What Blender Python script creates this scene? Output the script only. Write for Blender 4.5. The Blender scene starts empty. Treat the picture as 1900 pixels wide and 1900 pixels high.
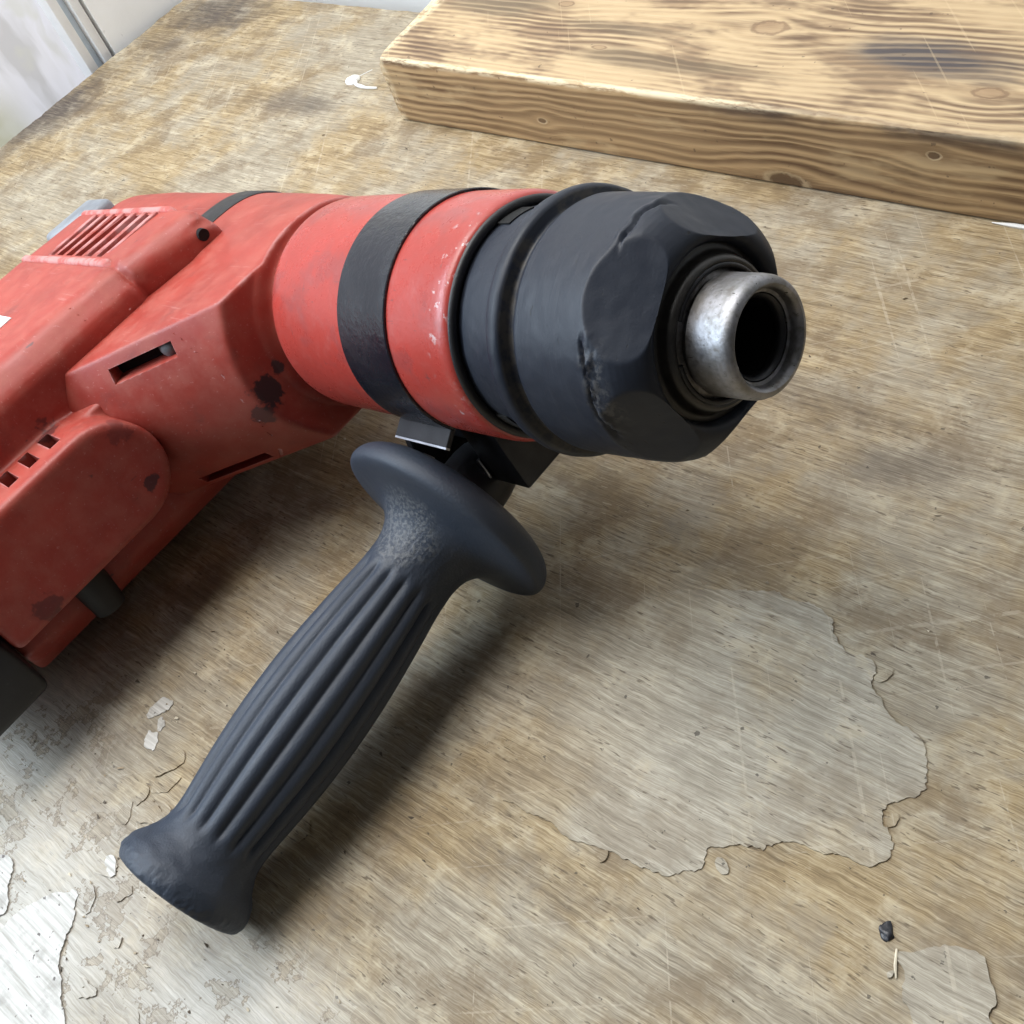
import bpy, bmesh, math, random
import numpy as np
from mathutils import Vector, Matrix, noise as mn

random.seed(7)
np.random.seed(7)
S = 0.001                       # everything below is written in millimetres
SC = bpy.context.scene
COL = SC.collection

# ------------------------------------------------------------------ camera
cam_d = bpy.data.cameras.new("camera")
cam_o = bpy.data.objects.new("camera", cam_d)
COL.objects.link(cam_o)
cam_d.sensor_fit = 'HORIZONTAL'
cam_d.sensor_width = 36.0
cam_d.lens = 36.0 * 2050.0 / 1900.0
cam_d.clip_start = 0.01
cam_d.clip_end = 20.0
RW = Matrix(((0.7613428, 0.32075345, -0.56344864),
             (0.5788133, -0.72781214, 0.36778345),
             (-0.29211695, -0.60614084, -0.73977089)))   # rows: world axes seen from (right, down, forward)
rx, dn, fw = RW.col[0], RW.col[1], RW.col[2]
m = Matrix.Identity(4)
for i in range(3):
    m[i][0] = rx[i]; m[i][1] = -dn[i]; m[i][2] = -fw[i]
m.translation = Vector((0, 0, 0.300))
cam_o.matrix_world = m
SC.camera = cam_o

# ------------------------------------------------------------------ light
world = bpy.data.worlds.new("World")
SC.world = world
world.use_nodes = True
bg = world.node_tree.nodes["Background"]
bg.inputs[0].default_value = (0.97, 0.98, 1.0, 1)
bg.inputs[1].default_value = 0.08

def area(name, loc, target, sx, sy, power, col):
    l = bpy.data.lights.new(name, 'AREA')
    l.shape = 'RECTANGLE'; l.size = sx; l.size_y = sy
    l.energy = power; l.color = col
    o = bpy.data.objects.new(name, l)
    o.location = loc
    o.rotation_euler = (Vector(target) - Vector(loc)).to_track_quat('-Z', 'Y').to_euler()
    COL.objects.link(o)
    return o
# daylight from the glazed door on the left, and from a high window on the viewer's side
area("door_daylight", (-0.78, -0.20, 0.40), (-0.22, 0.08, 0.03), 0.62, 0.54, 11.0, (0.72, 0.86, 1.0))
area("room_daylight", (-0.66, -0.06, 1.10), (-0.26, 0.22, 0.0), 0.55, 0.50, 6.6, (1.0, 0.98, 0.95))
area("back_fill", (-0.50, 0.30, 0.90), (-0.50, 0.42, 0.02), 0.35, 0.30, 4.5, (1.0, 0.99, 0.97))  # added fill lamp that brightens the wall corner, beam and back of the bench

SC.cycles.max_bounces = 5; SC.cycles.diffuse_bounces = 3; SC.cycles.glossy_bounces = 3
SC.cycles.use_adaptive_sampling = True; SC.cycles.adaptive_threshold = 0.02
SC.view_settings.view_transform = 'Standard'
SC.view_settings.look = 'None'
SC.view_settings.exposure = 0.20
SC.view_settings.gamma = 1.0
SC.view_settings.use_curve_mapping = False

# ------------------------------------------------------------------ node helper
class G:
    def __init__(self, name):
        self.mat = bpy.data.materials.new(name)
        self.mat.use_nodes = True
        self.nt = self.mat.node_tree
        self.nt.nodes.clear()
        self.out = self.nt.nodes.new('ShaderNodeOutputMaterial')
        self.bsdf = self.nt.nodes.new('ShaderNodeBsdfPrincipled')
        self.nt.links.new(self.bsdf.outputs[0], self.out.inputs[0])
        tc = self.nt.nodes.new('ShaderNodeTexCoord')
        self.obj = self.vm('SCALE', tc.outputs['Object'], scale=1000.0)      # object space in mm
        self.sep = self.nt.nodes.new('ShaderNodeSeparateXYZ')
        self.nt.links.new(self.obj, self.sep.inputs[0])
        self.x, self.y, self.z = self.sep.outputs
    def put(self, sock, v):
        if v is None: return
        if isinstance(v, bpy.types.NodeSocket): self.nt.links.new(v, sock)
        elif isinstance(v, (tuple, list)) and len(v) == 3 and sock.type == 'RGBA': sock.default_value = (*v, 1)
        else: sock.default_value = v
    def vm(self, op, a, b=None, scale=None):
        n = self.nt.nodes.new('ShaderNodeVectorMath'); n.operation = op
        self.put(n.inputs[0], a)
        if b is not None: self.put(n.inputs[1], b)
        if scale is not None: self.put(n.inputs['Scale'], scale)
        return n.outputs['Value'] if op in ('LENGTH', 'DOT_PRODUCT', 'DISTANCE') else n.outputs[0]
    def ma(self, op, a, b=None, c=None, clamp=False):
        n = self.nt.nodes.new('ShaderNodeMath'); n.operation = op; n.use_clamp = clamp
        self.put(n.inputs[0], a); self.put(n.inputs[1], b); self.put(n.inputs[2], c)
        return n.outputs[0]
    def add(self, a, b): return self.ma('ADD', a, b)
    def mul(self, a, b): return self.ma('MULTIPLY', a, b)
    def sub(self, a, b): return self.ma('SUBTRACT', a, b)
    def mx(self, a, b): return self.ma('MAXIMUM', a, b)
    def mr(self, v, f0, f1, t0=0.0, t1=1.0, smooth=True):
        n = self.nt.nodes.new('ShaderNodeMapRange')
        n.interpolation_type = 'SMOOTHSTEP' if smooth else 'LINEAR'
        for i, q in enumerate((v, f0, f1, t0, t1)): self.put(n.inputs[i], q)
        return n.outputs[0]
    def mix(self, f, a, b, mode='MIX'):
        n = self.nt.nodes.new('ShaderNodeMix'); n.data_type = 'RGBA'; n.blend_type = mode
        self.put(n.inputs[0], f); self.put(n.inputs[6], a); self.put(n.inputs[7], b)
        return n.outputs[2]
    def map(self, v, scale=(1, 1, 1), rot=(0, 0, 0), loc=(0, 0, 0)):
        n = self.nt.nodes.new('ShaderNodeMapping')
        self.put(n.inputs[0], v); n.inputs[1].default_value = loc
        n.inputs[2].default_value = rot; n.inputs[3].default_value = scale
        return n.outputs[0]
    def noise(self, v, scale, detail=3.0, rough=0.55, dist=0.0):
        n = self.nt.nodes.new('ShaderNodeTexNoise')
        self.put(n.inputs['Vector'], v)
        n.inputs['Scale'].default_value = scale; n.inputs['Detail'].default_value = detail
        n.inputs['Roughness'].default_value = rough; n.inputs['Distortion'].default_value = dist
        return n.outputs[0]
    def voro(self, v, scale, feature='F1', rnd=1.0):
        n = self.nt.nodes.new('ShaderNodeTexVoronoi'); n.feature = feature
        self.put(n.inputs['Vector'], v); n.inputs['Scale'].default_value = scale
        n.inputs['Randomness'].default_value = rnd
        return n.outputs[0]
    def comb(self, x, y, z):
        n = self.nt.nodes.new('ShaderNodeCombineXYZ')
        self.put(n.inputs[0], x); self.put(n.inputs[1], y); self.put(n.inputs[2], z)
        return n.outputs[0]
    def ramp(self, f, stops, interp='LINEAR'):
        n = self.nt.nodes.new('ShaderNodeValToRGB'); self.put(n.inputs[0], f)
        cr = n.color_ramp; cr.interpolation = interp
        while len(cr.elements) < len(stops): cr.elements.new(0.5)
        for e, (p, c) in zip(cr.elements, stops):
            e.position = p; e.color = (*c, 1) if len(c) == 3 else c
        return n.outputs[0]
    def bump(self, h, strength=0.3, dist=0.001, normal=None):
        n = self.nt.nodes.new('ShaderNodeBump')
        n.inputs['Strength'].default_value = strength; n.inputs['Distance'].default_value = dist
        self.put(n.inputs['Height'], h); self.put(n.inputs['Normal'], normal)
        return n.outputs[0]
    def blob(self, x0, y0, rx_, ry_, soft=0.6, rot=0.0, wob=None):
        """soft elliptical mark at (x0,y0) with a wobbly outline"""
        n = self.nt.nodes.new('ShaderNodeMapping'); n.vector_type = 'TEXTURE'
        self.put(n.inputs[0], self.comb(self.x, self.y, 0.0))
        n.inputs[1].default_value = (x0, y0, 0); n.inputs[2].default_value = (0, 0, rot)
        n.inputs[3].default_value = (rx_, ry_, 1)
        d = self.vm('LENGTH', n.outputs[0])
        if wob is not None: d = self.add(d, self.mul(self.sub(wob, 0.5), 1.4))
        return self.mr(d, 1.0, 1.0 - soft, 0.0, 1.0)
    def fin(self, col=None, rough=None, metal=None, normal=None, spec=None, **kw):
        b = self.bsdf
        self.put(b.inputs['Base Color'], col); self.put(b.inputs['Roughness'], rough)
        self.put(b.inputs['Metallic'], metal); self.put(b.inputs['Normal'], normal)
        self.put(b.inputs['Specular IOR Level'], spec)
        for k, v in kw.items(): self.put(b.inputs[k.replace('_', ' ')], v)
        return self.mat

# ------------------------------------------------------------------ mesh helpers
def link(name, me, mat=None, parent=None, smooth=None):
    o = bpy.data.objects.new(name, me)
    COL.objects.link(o)
    if mat: me.materials.append(mat)
    if parent is not None: o.parent = parent
    if smooth is not None:
        me.polygons.foreach_set('use_smooth', [True] * len(me.polygons))
        if smooth < 3.1: me.set_sharp_from_angle(angle=smooth)
    return o

def from_bm(bm, name='m'):
    bmesh.ops.recalc_face_normals(bm, faces=bm.faces)
    me = bpy.data.meshes.new(name); bm.to_mesh(me); bm.free()
    return me

def scaled(me):
    me.transform(Matrix.Scale(S, 4)); return me

def bake(me, *mods):
    """run modifiers given as (type, {settings}) on a mesh and return the result"""
    o = bpy.data.objects.new('tmp', me); COL.objects.link(o)
    for ty, st in mods:
        md = o.modifiers.new(ty, ty)
        for k, v in st.items(): setattr(md, k, v)
    dg = bpy.context.evaluated_depsgraph_get(); dg.update()
    r = bpy.data.meshes.new_from_object(o.evaluated_get(dg))
    bpy.data.objects.remove(o)
    return r

def lathe(profile, seg=128, rf=None, axis='x', cap=False):
    """profile of (s, r); rf(s, r, angle) may change the radius; spun round +x"""
    bm = bmesh.new(); rings = []
    for s, r in profile:
        ring = []
        for k in range(seg):
            a = 2 * math.pi * k / seg
            rr = rf(s, r, a) if rf else r
            ring.append(bm.verts.new((s, rr * math.cos(a), rr * math.sin(a))))
        rings.append(ring)
    for a, b in zip(rings, rings[1:]):
        for k in range(seg):
            bm.faces.new((a[k], a[(k + 1) % seg], b[(k + 1) % seg], b[k]))
    if cap:
        bm.faces.new(rings[0]); bm.faces.new(rings[-1])
    return bm

def dense(profile, step=0.5):
    out = [profile[0]]
    for (a, b), (c, d) in zip(profile, profile[1:]):
        n = max(1, int(math.hypot(c - a, d - b) / step))
        out += [(a + (c - a) * i / n, b + (d - b) * i / n) for i in range(1, n + 1)]
    return out

def smoothp(profile, n=2):
    """round the corners of a profile (Chaikin)"""
    for _ in range(n):
        q = [profile[0]]
        for (a, b), (c, d) in zip(profile, profile[1:]):
            q += [(a * .75 + c * .25, b * .75 + d * .25), (a * .25 + c * .75, b * .25 + d * .75)]
        profile = q + [profile[-1]]
    return profile

def add_box(bm, lo, hi, bevel=0.0, seg=2):
    t = bmesh.new()
    bmesh.ops.create_cube(t, size=1.0)
    for v in t.verts:
        v.co = Vector([lo[i] + (hi[i] - lo[i]) * (v.co[i] + .5) for i in range(3)])
    if bevel: bmesh.ops.bevel(t, geom=t.edges[:], offset=bevel, segments=seg, affect='EDGES', profile=0.5)
    merge(bm, t)

def add_hull(bm, pts, bevel=0.0, seg=2):
    t = bmesh.new()
    for p in pts: t.verts.new(p)
    r = bmesh.ops.convex_hull(t, input=t.verts[:])
    bmesh.ops.delete(t, geom=[v for v in t.verts if not v.link_faces], context='VERTS')
    bmesh.ops.dissolve_limit(t, angle_limit=0.02, verts=t.verts[:], edges=t.edges[:])
    if bevel: bmesh.ops.bevel(t, geom=t.edges[:], offset=bevel, segments=seg, affect='EDGES', profile=0.5)
    merge(bm, t)

def add_prism(bm, poly, axis, lo, hi, bevel=0.0, seg=2):
    """extrude a 2-D outline along an axis (0 x, 1 y, 2 z)"""
    t = bmesh.new()
    def mk(p, w):
        q = [p[0], p[1]]; q.insert(axis, w); return t.verts.new(q)
    a = [mk(p, lo) for p in poly]; b = [mk(p, hi) for p in poly]
    t.faces.new(a); t.faces.new(b[::-1])
    n = len(poly)
    for i in range(n): t.faces.new((a[i], b[i], b[(i + 1) % n], a[(i + 1) % n]))
    bmesh.ops.recalc_face_normals(t, faces=t.faces)
    if bevel: bmesh.ops.bevel(t, geom=t.edges[:], offset=bevel, segments=seg, affect='EDGES', profile=0.5)
    merge(bm, t)

def merge(bm, t):
    bmesh.ops.recalc_face_normals(t, faces=t.faces)
    tm = bpy.data.meshes.new('t'); t.to_mesh(tm); t.free()
    bm.from_mesh(tm); bpy.data.meshes.remove(tm)

def add_tube(bm, pts, r, seg=10):
    pts = [Vector(p) for p in pts]; rings = []
    rs = r if isinstance(r, (list, tuple)) else [r] * len(pts)
    for i, p in enumerate(pts):
        d = (pts[min(i + 1, len(pts) - 1)] - pts[max(i - 1, 0)]).normalized()
        a = d.orthogonal().normalized() if i == 0 else (a - d * a.dot(d)).normalized()
        b = d.cross(a)
        rings.append([bm.verts.new(p + (a * math.cos(2 * math.pi * k / seg) + b * math.sin(2 * math.pi * k / seg)) * rs[i]) for k in range(seg)])
    for u, w in zip(rings, rings[1:]):
        for k in range(seg): bm.faces.new((u[k], u[(k + 1) % seg], w[(k + 1) % seg], w[k]))
    bm.faces.new(rings[0]); bm.faces.new(rings[-1])

def tag(o, label=None, cat=None, group=None, kind=None):
    for k, v in (('label', label), ('category', cat), ('group', group), ('kind', kind)):
        if v: o[k] = v
    return o

# ------------------------------------------------------------------ materials
def wood_table(name, grey=0.0, white=False):
    """worn plywood: grain runs along x"""
    g = G(name); o = g.obj
    blot = g.noise(o, .016, 5, .66)
    blot2 = g.noise(g.map(o, loc=(300, 120, 40)), .055, 5, .70)
    brn = g.noise(g.map(o, loc=(-90, 410, 0)), .030, 5, .68)
    yw = g.add(g.y, g.mul(blot, 7.0))
    fine = g.noise(g.comb(g.mul(g.x, .020), g.mul(yw, .62), 0.0), 1.0, 4, .72)          # long fibres
    hair = g.noise(g.comb(g.mul(g.x, .10), g.mul(yw, 2.6), 3.0), 1.0, 2, .6)            # hair-fine fibres
    k = g.add(g.add(g.mul(fine, .42), g.mul(hair, .34)), g.mul(blot2, .24))
    col = g.ramp(k, [(.36, (.140, .094, .045)), (.45, (.255, .180, .090)), (.51, (.345, .254, .136)), (.60, (.500, .398, .240))])
    greyc = g.ramp(k, [(.36, (.170, .142, .104)), (.45, (.270, .234, .178)), (.51, (.345, .306, .238)), (.60, (.480, .438, .352))])
    gm = g.mr(blot, .38, .60, .10, .85)                               # dirt greying in clouds
    if grey:
        fade = g.mul(g.mr(g.x, -205, -120), g.mr(blot, .34, .5, .55, 1.0))
        if grey > .97: fade = 1.0
        gm = g.mx(gm, fade)
        greyc = g.mix(g.mul(fade, .55), greyc, g.ramp(k, [(.38, (.26, .23, .178)), (.50, (.41, .37, .298)), (.60, (.57, .52, .43))]))
    col = g.mix(gm, col, greyc)
    col = g.mix(g.mul(g.mr(blot2, .55, .66), .45), col, (.50, .425, .30))               # rubbed pale
    col = g.mix(g.mul(g.mr(brn, .50, .62), .5 if not white else .25), col, (.165, .112, .062))               # brown stains
    col = g.mix(g.mul(g.mr(brn, .42, .36), .30), col, (.27, .235, .185))                # grey dirt
    # short dark pores along the grain, thickest in the stained parts
    pn = g.noise(g.comb(g.mul(g.x, .16), g.mul(g.y, .95), 11.0), 1.0, 2, .55)
    pore = g.mul(g.mr(pn, .60, .68), g.mr(blot2, .40, .58))
    col = g.mix(g.mul(pore, .70), col, (.080, .055, .036))
    col = g.mix(g.mul(g.mr(pn, .34, .28), .45), col, (.56, .48, .345))                  # broken pale fibres
    spn = g.noise(g.map(o, loc=(17, 90, 0)), .27, 3, .62)
    sp = g.mr(spn, .69, .72)
    col = g.mix(g.mul(sp, .7), col, (.05, .04, .034))
    # scratches in two directions
    v = g.map(g.map(o, rot=(0, 0, .95)), scale=(.007, .55, 1))
    scr = g.mr(g.noise(v, 1.0, 1, .4), .705, .725)
    v = g.map(g.map(o, rot=(0, 0, -.62), loc=(31, 77, 0)), scale=(.008, .5, 1))
    scr = g.mx(scr, g.mul(g.mr(g.noise(v, 1.0, 1, .4), .715, .735), .8))
    col = g.mix(g.mul(scr, g.mr(spn, .40, .55, .0, .32)), col, (.58, .51, .40))
    h = g.add(g.mul(fine, .35), g.mul(hair, .40))
    if not white:
        wob = g.add(g.mul(blot2, .6), g.mul(blot, .4))
        dark = None                        # dark marks with a place of their own, stains along the left edge
        for (x0, y0, a, b, rt, w) in ((-705, 418, 66, 34, .1, 1.0), (-752, 290, 42, 70, -.25, 1.0), (-728, 378, 36, 26, 0, .6),
                                      (-548, 342, 50, 18, .1, .6), (-150, 236, 55, 14, -.1, .42), (-112, 222, 30, 18, .2, .45), (-140, 44, 34, 10, .1, .4)):
            q = g.mul(g.blob(x0, y0, a, b, .8, rt, wob), w)
            dark = q if dark is None else g.mx(dark, q)
        dark = g.mul(dark, g.mr(k, .40, .60, 1.0, .60))
        col = g.mix(dark, col, (.075, .058, .050))
        # old whitewash flaking off the near left of the bench
        wsh = g.mx(g.blob(-290, -75, 120, 90, .8, .3, wob), g.mul(g.blob(-195, -42, 75, 45, .8, .2, wob), .9))
        wsh = g.mx(wsh, g.mul(g.blob(-335, -15, 75, 60, .9, 0, wob), .7))
        peel = g.add(blot2, g.mul(g.sub(spn, .5), .22))
        on = g.mul(wsh, g.mr(peel, .445, .465, .55, 1.0))
        wc = g.ramp(k, [(.36, (.30, .275, .235)), (.5, (.46, .438, .392)), (.62, (.59, .57, .53))])
        col = g.mix(on, col, wc)
        lipm = g.mul(g.mul(g.mr(peel, .425, .445), g.mr(peel, .462, .446)), g.mr(wsh, .3, .6))
        col = g.mix(g.mul(lipm, .6), col, (.16, .125, .095))
        col = g.mix(g.mul(g.mul(wsh, sp), .8), col, (.07, .06, .05))
        h = g.add(h, g.mul(on, .5))
    rough = g.mr(blot2, .3, .7, .55, .75)
    return g.fin(col, rough, normal=g.bump(h, .6, .0006), spec=.25)

M_table = wood_table('worn_plywood')
M_veneer = wood_table('grey_veneer', grey=.95, white=True)
M_veneer2 = wood_table('grey_veneer_island', grey=1.0, white=True)

def mat_whiteflake():
    g = G('whitewashed_flake')
    st = g.comb(g.mul(g.x, .04), g.mul(g.y, .8), 0.0)
    n = g.noise(st, 1, 4, .6); b = g.noise(g.obj, .09, 5, .65)
    c = g.ramp(n, [(.3, (.34, .32, .28)), (.5, (.52, .505, .47)), (.62, (.64, .625, .59))])
    c = g.mix(g.mul(g.mr(b, .5, .68), .6), c, (.27, .25, .22))
    c = g.mix(g.mr(g.noise(g.obj, .35, 2), .66, .72), c, (.12, .10, .09))
    return g.fin(c, .6, normal=g.bump(g.add(n, b), .5, .0005))
M_flake = mat_whiteflake()

def red_plastic(name, dust=1.0, smudges=()):
    g = G(name); o = g.obj
    n1 = g.noise(o, .030, 4, .6); n2 = g.noise(o, .11, 5, .65); n3 = g.noise(o, 1.4, 2, .6)
    c = g.mix(g.mr(n1, .3, .7), (.37, .048, .032), (.29, .038, .026))
    c = g.mix(g.mul(g.mr(n2, .35, .72), .34 * dust), c, (.42, .145, .105))
    geo = g.nt.nodes.new('ShaderNodeNewGeometry')
    pt = g.mr(geo.outputs['Pointiness'], .515, .56)
    c = g.mix(g.mul(g.mul(pt, g.mr(n2, .35, .6)), .55 * dust), c, (.55, .33, .33))          # rubbed, dusty edges
    grime = g.mul(g.mr(g.noise(g.map(o, loc=(40, 0, 9)), .05, 5, .7), .56, .70), .5)
    c = g.mix(grime, c, (.20, .045, .036))
    fs = g.mr(g.noise(g.map(o, scale=(.05, .9, .9), rot=(.4, .3, .8)), 1, 3, .6), .64, .70)
    c = g.mix(g.mul(fs, .35), c, (.50, .22, .20))
    sk = g.mr(g.noise(g.map(o, scale=(1, .5, .7)), .26, 2, .6), .73, .77)
    c = g.mix(g.mul(sk, .7), c, (.06, .03, .035))
    wob = g.noise(o, .22, 3, .6)
    for (p, r, k) in smudges:
        d = g.vm('DISTANCE', o, p)
        d = g.add(g.mul(d, 1.0 / r), g.mul(g.sub(wob, .5), 2.2))
        c = g.mix(g.mul(g.mr(d, 1.0, .7), k), c, (.035, .018, .022))
    h = g.add(g.mul(n3, .5), g.mul(g.noise(o, .5, 3), .6))
    return g.fin(c, g.mr(n2, .3, .7, .42, .58), normal=g.bump(h, .12, .0004), spec=.45)

def red_paint():
    g = G('red_enamel'); o = g.obj
    n1 = g.noise(o, .04, 4, .6); n2 = g.noise(o, .16, 5, .7); op = g.noise(o, .9, 2, .5)
    c = g.mix(g.mr(n1, .3, .7), (.42, .052, .040), (.36, .045, .034))
    c = g.mix(g.mul(g.mr(n2, .55, .80), .20), c, (.55, .20, .17))
    # grey scuffs running round the neck
    sv = g.map(o, scale=(.6, .10, .10)); sc = g.mr(g.noise(sv, 1, 3, .6), .66, .74)
    c = g.mix(g.mul(sc, .55), c, (.12, .06, .06))
    sc2 = g.mr(g.noise(g.map(o, scale=(.16, .8, .8), loc=(5, 3, 9)), 1, 2, .6), .70, .76)
    c = g.mix(g.mul(sc2, .5), c, (.10, .05, .055))
    # chips to bare metal near the front lip
    lip = g.mr(g.x, 88.0, 82.5)
    chip = g.mul(lip, g.mul(g.mr(g.noise(o, .30, 3, .7), .60, .66), g.mr(n1, .45, .6)))
    c = g.mix(chip, c, (.55, .42, .42))
    # oily darkening of the top, dusty
    c = g.mix(g.mul(g.mr(g.noise(g.map(o, loc=(0, 40, 0)), .06, 4, .6), .52, .66), .4), c, (.22, .06, .06))
    return g.fin(c, g.mr(n2, .35, .7, .26, .40), normal=g.bump(op, .10, .0006), spec=.5)

def rubber(name, base=(.022, .024, .028), rough=.5, grain=.9, wear=.3, tex=.25, rub=None):
    g = G(name); o = g.obj
    n1 = g.noise(o, .05, 5, .6); n2 = g.noise(o, grain, 3, .6)
    c = g.mix(g.mul(g.mr(n1, .42, .72), wear), base, (.085, .085, .088))
    sc = g.mr(g.noise(g.map(o, scale=(.9, .12, .12)), 1, 2, .6), .70, .76)
    c = g.mix(g.mul(sc, .6 * wear), c, (.16, .16, .165))
    c = g.mix(g.mul(g.mr(g.noise(o, .6, 2), .70, .75), .5 * wear), c, (.22, .21, .2))
    if rub:                                            # abraded patch on the neck of the guard
        ab = g.mr(g.add(g.mul(g.vm('DISTANCE', o, rub), 1 / 15.0), g.mul(g.sub(n1, .5), 1.2)), 1.0, .6)
        gr2 = g.noise(o, .75, 3, .7)
        c = g.mix(g.mul(ab, g.mr(gr2, .42, .62, .0, .65)), c, (.13, .135, .14))
        n2 = g.add(n2, g.mul(g.mul(ab, gr2), 2.0))
    return g.fin(c, g.mr(n1, .3, .7, rough - .06, rough + .08), normal=g.bump(n2, tex, .0005), spec=.5)

def sleeve_mat():
    g = G('worn_sleeve_rubber'); o = g.obj
    n1 = g.noise(o, .05, 5, .6)
    ring = g.noise(g.map(o, scale=(1.6, .05, .05)), 1, 3, .6)         # brush marks round the sleeve
    c = g.mix(g.mul(g.mr(n1, .4, .7), .5), (.0085, .0125, .023), (.018, .023, .035))
    ring = g.mul(ring, g.mr(g.x, 30.0, 34.0))
    c = g.mix(g.mul(g.mr(ring, .5, .75), .18), c, (.06, .062, .07))
    nick = g.mr(g.noise(g.map(o, scale=(.9, .22, .22)), 1, 2), .715, .745)
    c = g.mix(g.mul(nick, .8), c, (.006, .006, .007))
    # caked brown dirt in the groove in front of the bead
    gr = g.mul(g.mul(g.mr(g.x, 51.6, 52.6), g.mr(g.x, 55.4, 54.4)), g.mr(g.noise(o, .14, 4, .7), .42, .6))
    c = g.mix(g.mul(gr, .45), c, (.09, .075, .055))
    torn = g.mul(g.mul(g.mr(g.x, 20.5, 23.5), g.mr(g.x, 30, 27.5)), g.mul(g.mr(g.y, 20, 26), g.mul(g.mr(g.z, -3, 1), g.mr(g.z, 20, 15))))
    torn = g.mul(torn, g.mr(g.noise(o, .5, 4, .7), .45, .6))
    c = g.mix(g.mul(torn, .45), c, (.11, .105, .10))
    h = g.add(g.mul(ring, .5), g.sub(g.mul(g.noise(o, 1.2, 2), .3), g.mul(nick, 1.0)))
    return g.fin(c, g.mr(n1, .3, .7, .46, .60), normal=g.bump(h, .22, .0005), spec=.38)

def steel():
    g = G('worn_steel'); o = g.obj
    n = g.noise(o, .16, 5, .65); n2 = g.noise(o, .6, 4, .6)
    c = g.mix(g.mr(n, .35, .65), (.34, .34, .36), (.22, .215, .21))
    c = g.mix(g.mul(g.mr(n2, .55, .72), .6), c, (.16, .145, .13))
    st = g.mr(g.x, 4.0, 15.0); c = g.mix(g.mul(st, g.mr(n, .3, .6, .3, .85)), c, (.12, .11, .10))
    nick = g.mr(g.noise(g.map(o, scale=(.35, 1.1, 1.1)), 1, 2), .70, .74)
    c = g.mix(nick, c, (.05, .045, .04))
    return g.fin(c, g.mr(n2, .3, .7, .42, .58), 1.0, normal=g.bump(g.sub(g.noise(o, .8, 3), nick), .15, .0004))

def plain(name, col, rough=.5, metal=0.0, var=.25, scale=.08):
    g = G(name)
    n = g.noise(g.obj, scale, 4, .6)
    c = g.mix(g.mr(n, .3, .7), tuple(v * (1 - var) for v in col), tuple(min(1, v * (1 + var)) for v in col))
    return g.fin(c, rough, metal, normal=g.bump(g.noise(g.obj, .9, 3), .12, .0004))

M_red = red_plastic('red_housing_plastic', smudges=(((185, 43, -2), 6.5, .95), ((184, 36, 1), 3.0, .9), ((188, 48, -9), 5.0, .75),
                                                     ((218, 88, -10), 3.2, .8), ((219, 84, 12), 5, .35), ((218, 142, -16), 6, .55),
                                                     ((240, 98, 22), 5, .6), ((224, 12, 40), 4, .35)))
def dusty():
    g = G('dust_on_red_plastic'); n = g.noise(g.obj, .14, 4, .65)
    c = g.mix(g.mr(n, .36, .60), (.45, .085, .07), (.49, .23, .215))
    return g.fin(c, .65, normal=g.bump(n, .2, .0006))
M_dusty = dusty()
M_neck = red_paint()
M_rub = rubber('handle_rubber', (.025, .034, .052), .58, 1.3, .12, .32, (122, 55, -38))
M_blk = rubber('black_plastic', (.010, .010, .012), .45, 1.3, .12, .18)
M_sleeve = sleeve_mat()
M_band = rubber('clamp_band_enamel', (.010, .012, .018), .22, .42, .10, .55)
M_steel = steel()
M_bore = plain('near_black', (.010, .009, .009), .55)
M_darkmetal = plain('blackened_steel', (.03, .03, .033), .38, .6)
M_edge = plain('bare_steel_edge', (.42, .43, .47), .35, 1.0)
M_greyp = plain('grey_plastic', (.24, .26, .29), .45)
M_roller = plain('dull_roller', (.13, .135, .145), .6)
M_dirty = plain('greasy_rubber', (.020, .018, .016), .38, 0, .5, .2)

# ------------------------------------------------------------------ setting: walls and glazed door
def wall_paint():
    g = G('white_wall_paint')
    n = g.noise(g.obj, .01, 4); c = g.mix(g.mr(n, .3, .7), (.93, .93, .92), (.88, .88, .87))
    sp = g.mr(g.noise(g.obj, .18, 2), .72, .76)
    c = g.mix(g.mul(sp, .25), c, (.5, .5, .5))
    return g.fin(c, .6, normal=g.bump(g.noise(g.obj, .2, 4), .2, .0006))
M_wall = wall_paint()
M_frame = plain('white_frame_paint', (.88, .88, .88), .35, 0, .03)
M_reveal = plain('pale_blue_rebate', (.50, .58, .66), .4, 0, .06)  # bluish grey for the recessed strip between the white frame parts
M_gap = plain('dark_joint', (.12, .11, .10), .8)

def box_obj(name, lo, hi, mat, parent=None, bevel=0.0):
    bm = bmesh.new(); add_box(bm, lo, hi, bevel)
    return link(name, scaled(from_bm(bm, name)), mat, parent, .6 if bevel else None)

tag(box_obj('wall_back', (-900, 460, -300), (300, 480, 700), M_wall), kind='structure')
wl = tag(box_obj('wall_left', (-800, 364, -300), (-764, 459, 900), M_wall), kind='structure')

def pane_mat():
    """obscured glass with the garden beyond showing as soft grey and green shapes"""
    g = G('obscured_glass'); o = g.obj
    warp = g.noise(g.map(o, scale=(1, 1, .35)), .030, 4, .6)
    n = g.noise(g.comb(0.0, g.add(g.y, g.mul(warp, 30.0)), g.mul(g.z, .25)), .045, 3, .5)
    n2 = g.noise(g.map(o, loc=(0, 90, 10)), .028, 3, .5)
    c = g.ramp(n, [(.36, (.56, .56, .58)), (.47, (.74, .745, .80)), (.6, (.78, .785, .85)), (.7, (.66, .665, .67))])
    c = g.mix(g.mul(g.mr(g.z, 34, 4), g.mr(g.y, 300, 262)), c, (.53, .53, .41))
    c = g.mix(g.mul(g.mr(n2, .52, .62), .5), c, (.62, .63, .56))
    g.put(g.bsdf.inputs['Emission Color'], c); g.bsdf.inputs['Emission Strength'].default_value = .56
    return g.fin(g.mix(.6, c, (.1, .1, .1)), .25)
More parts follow.
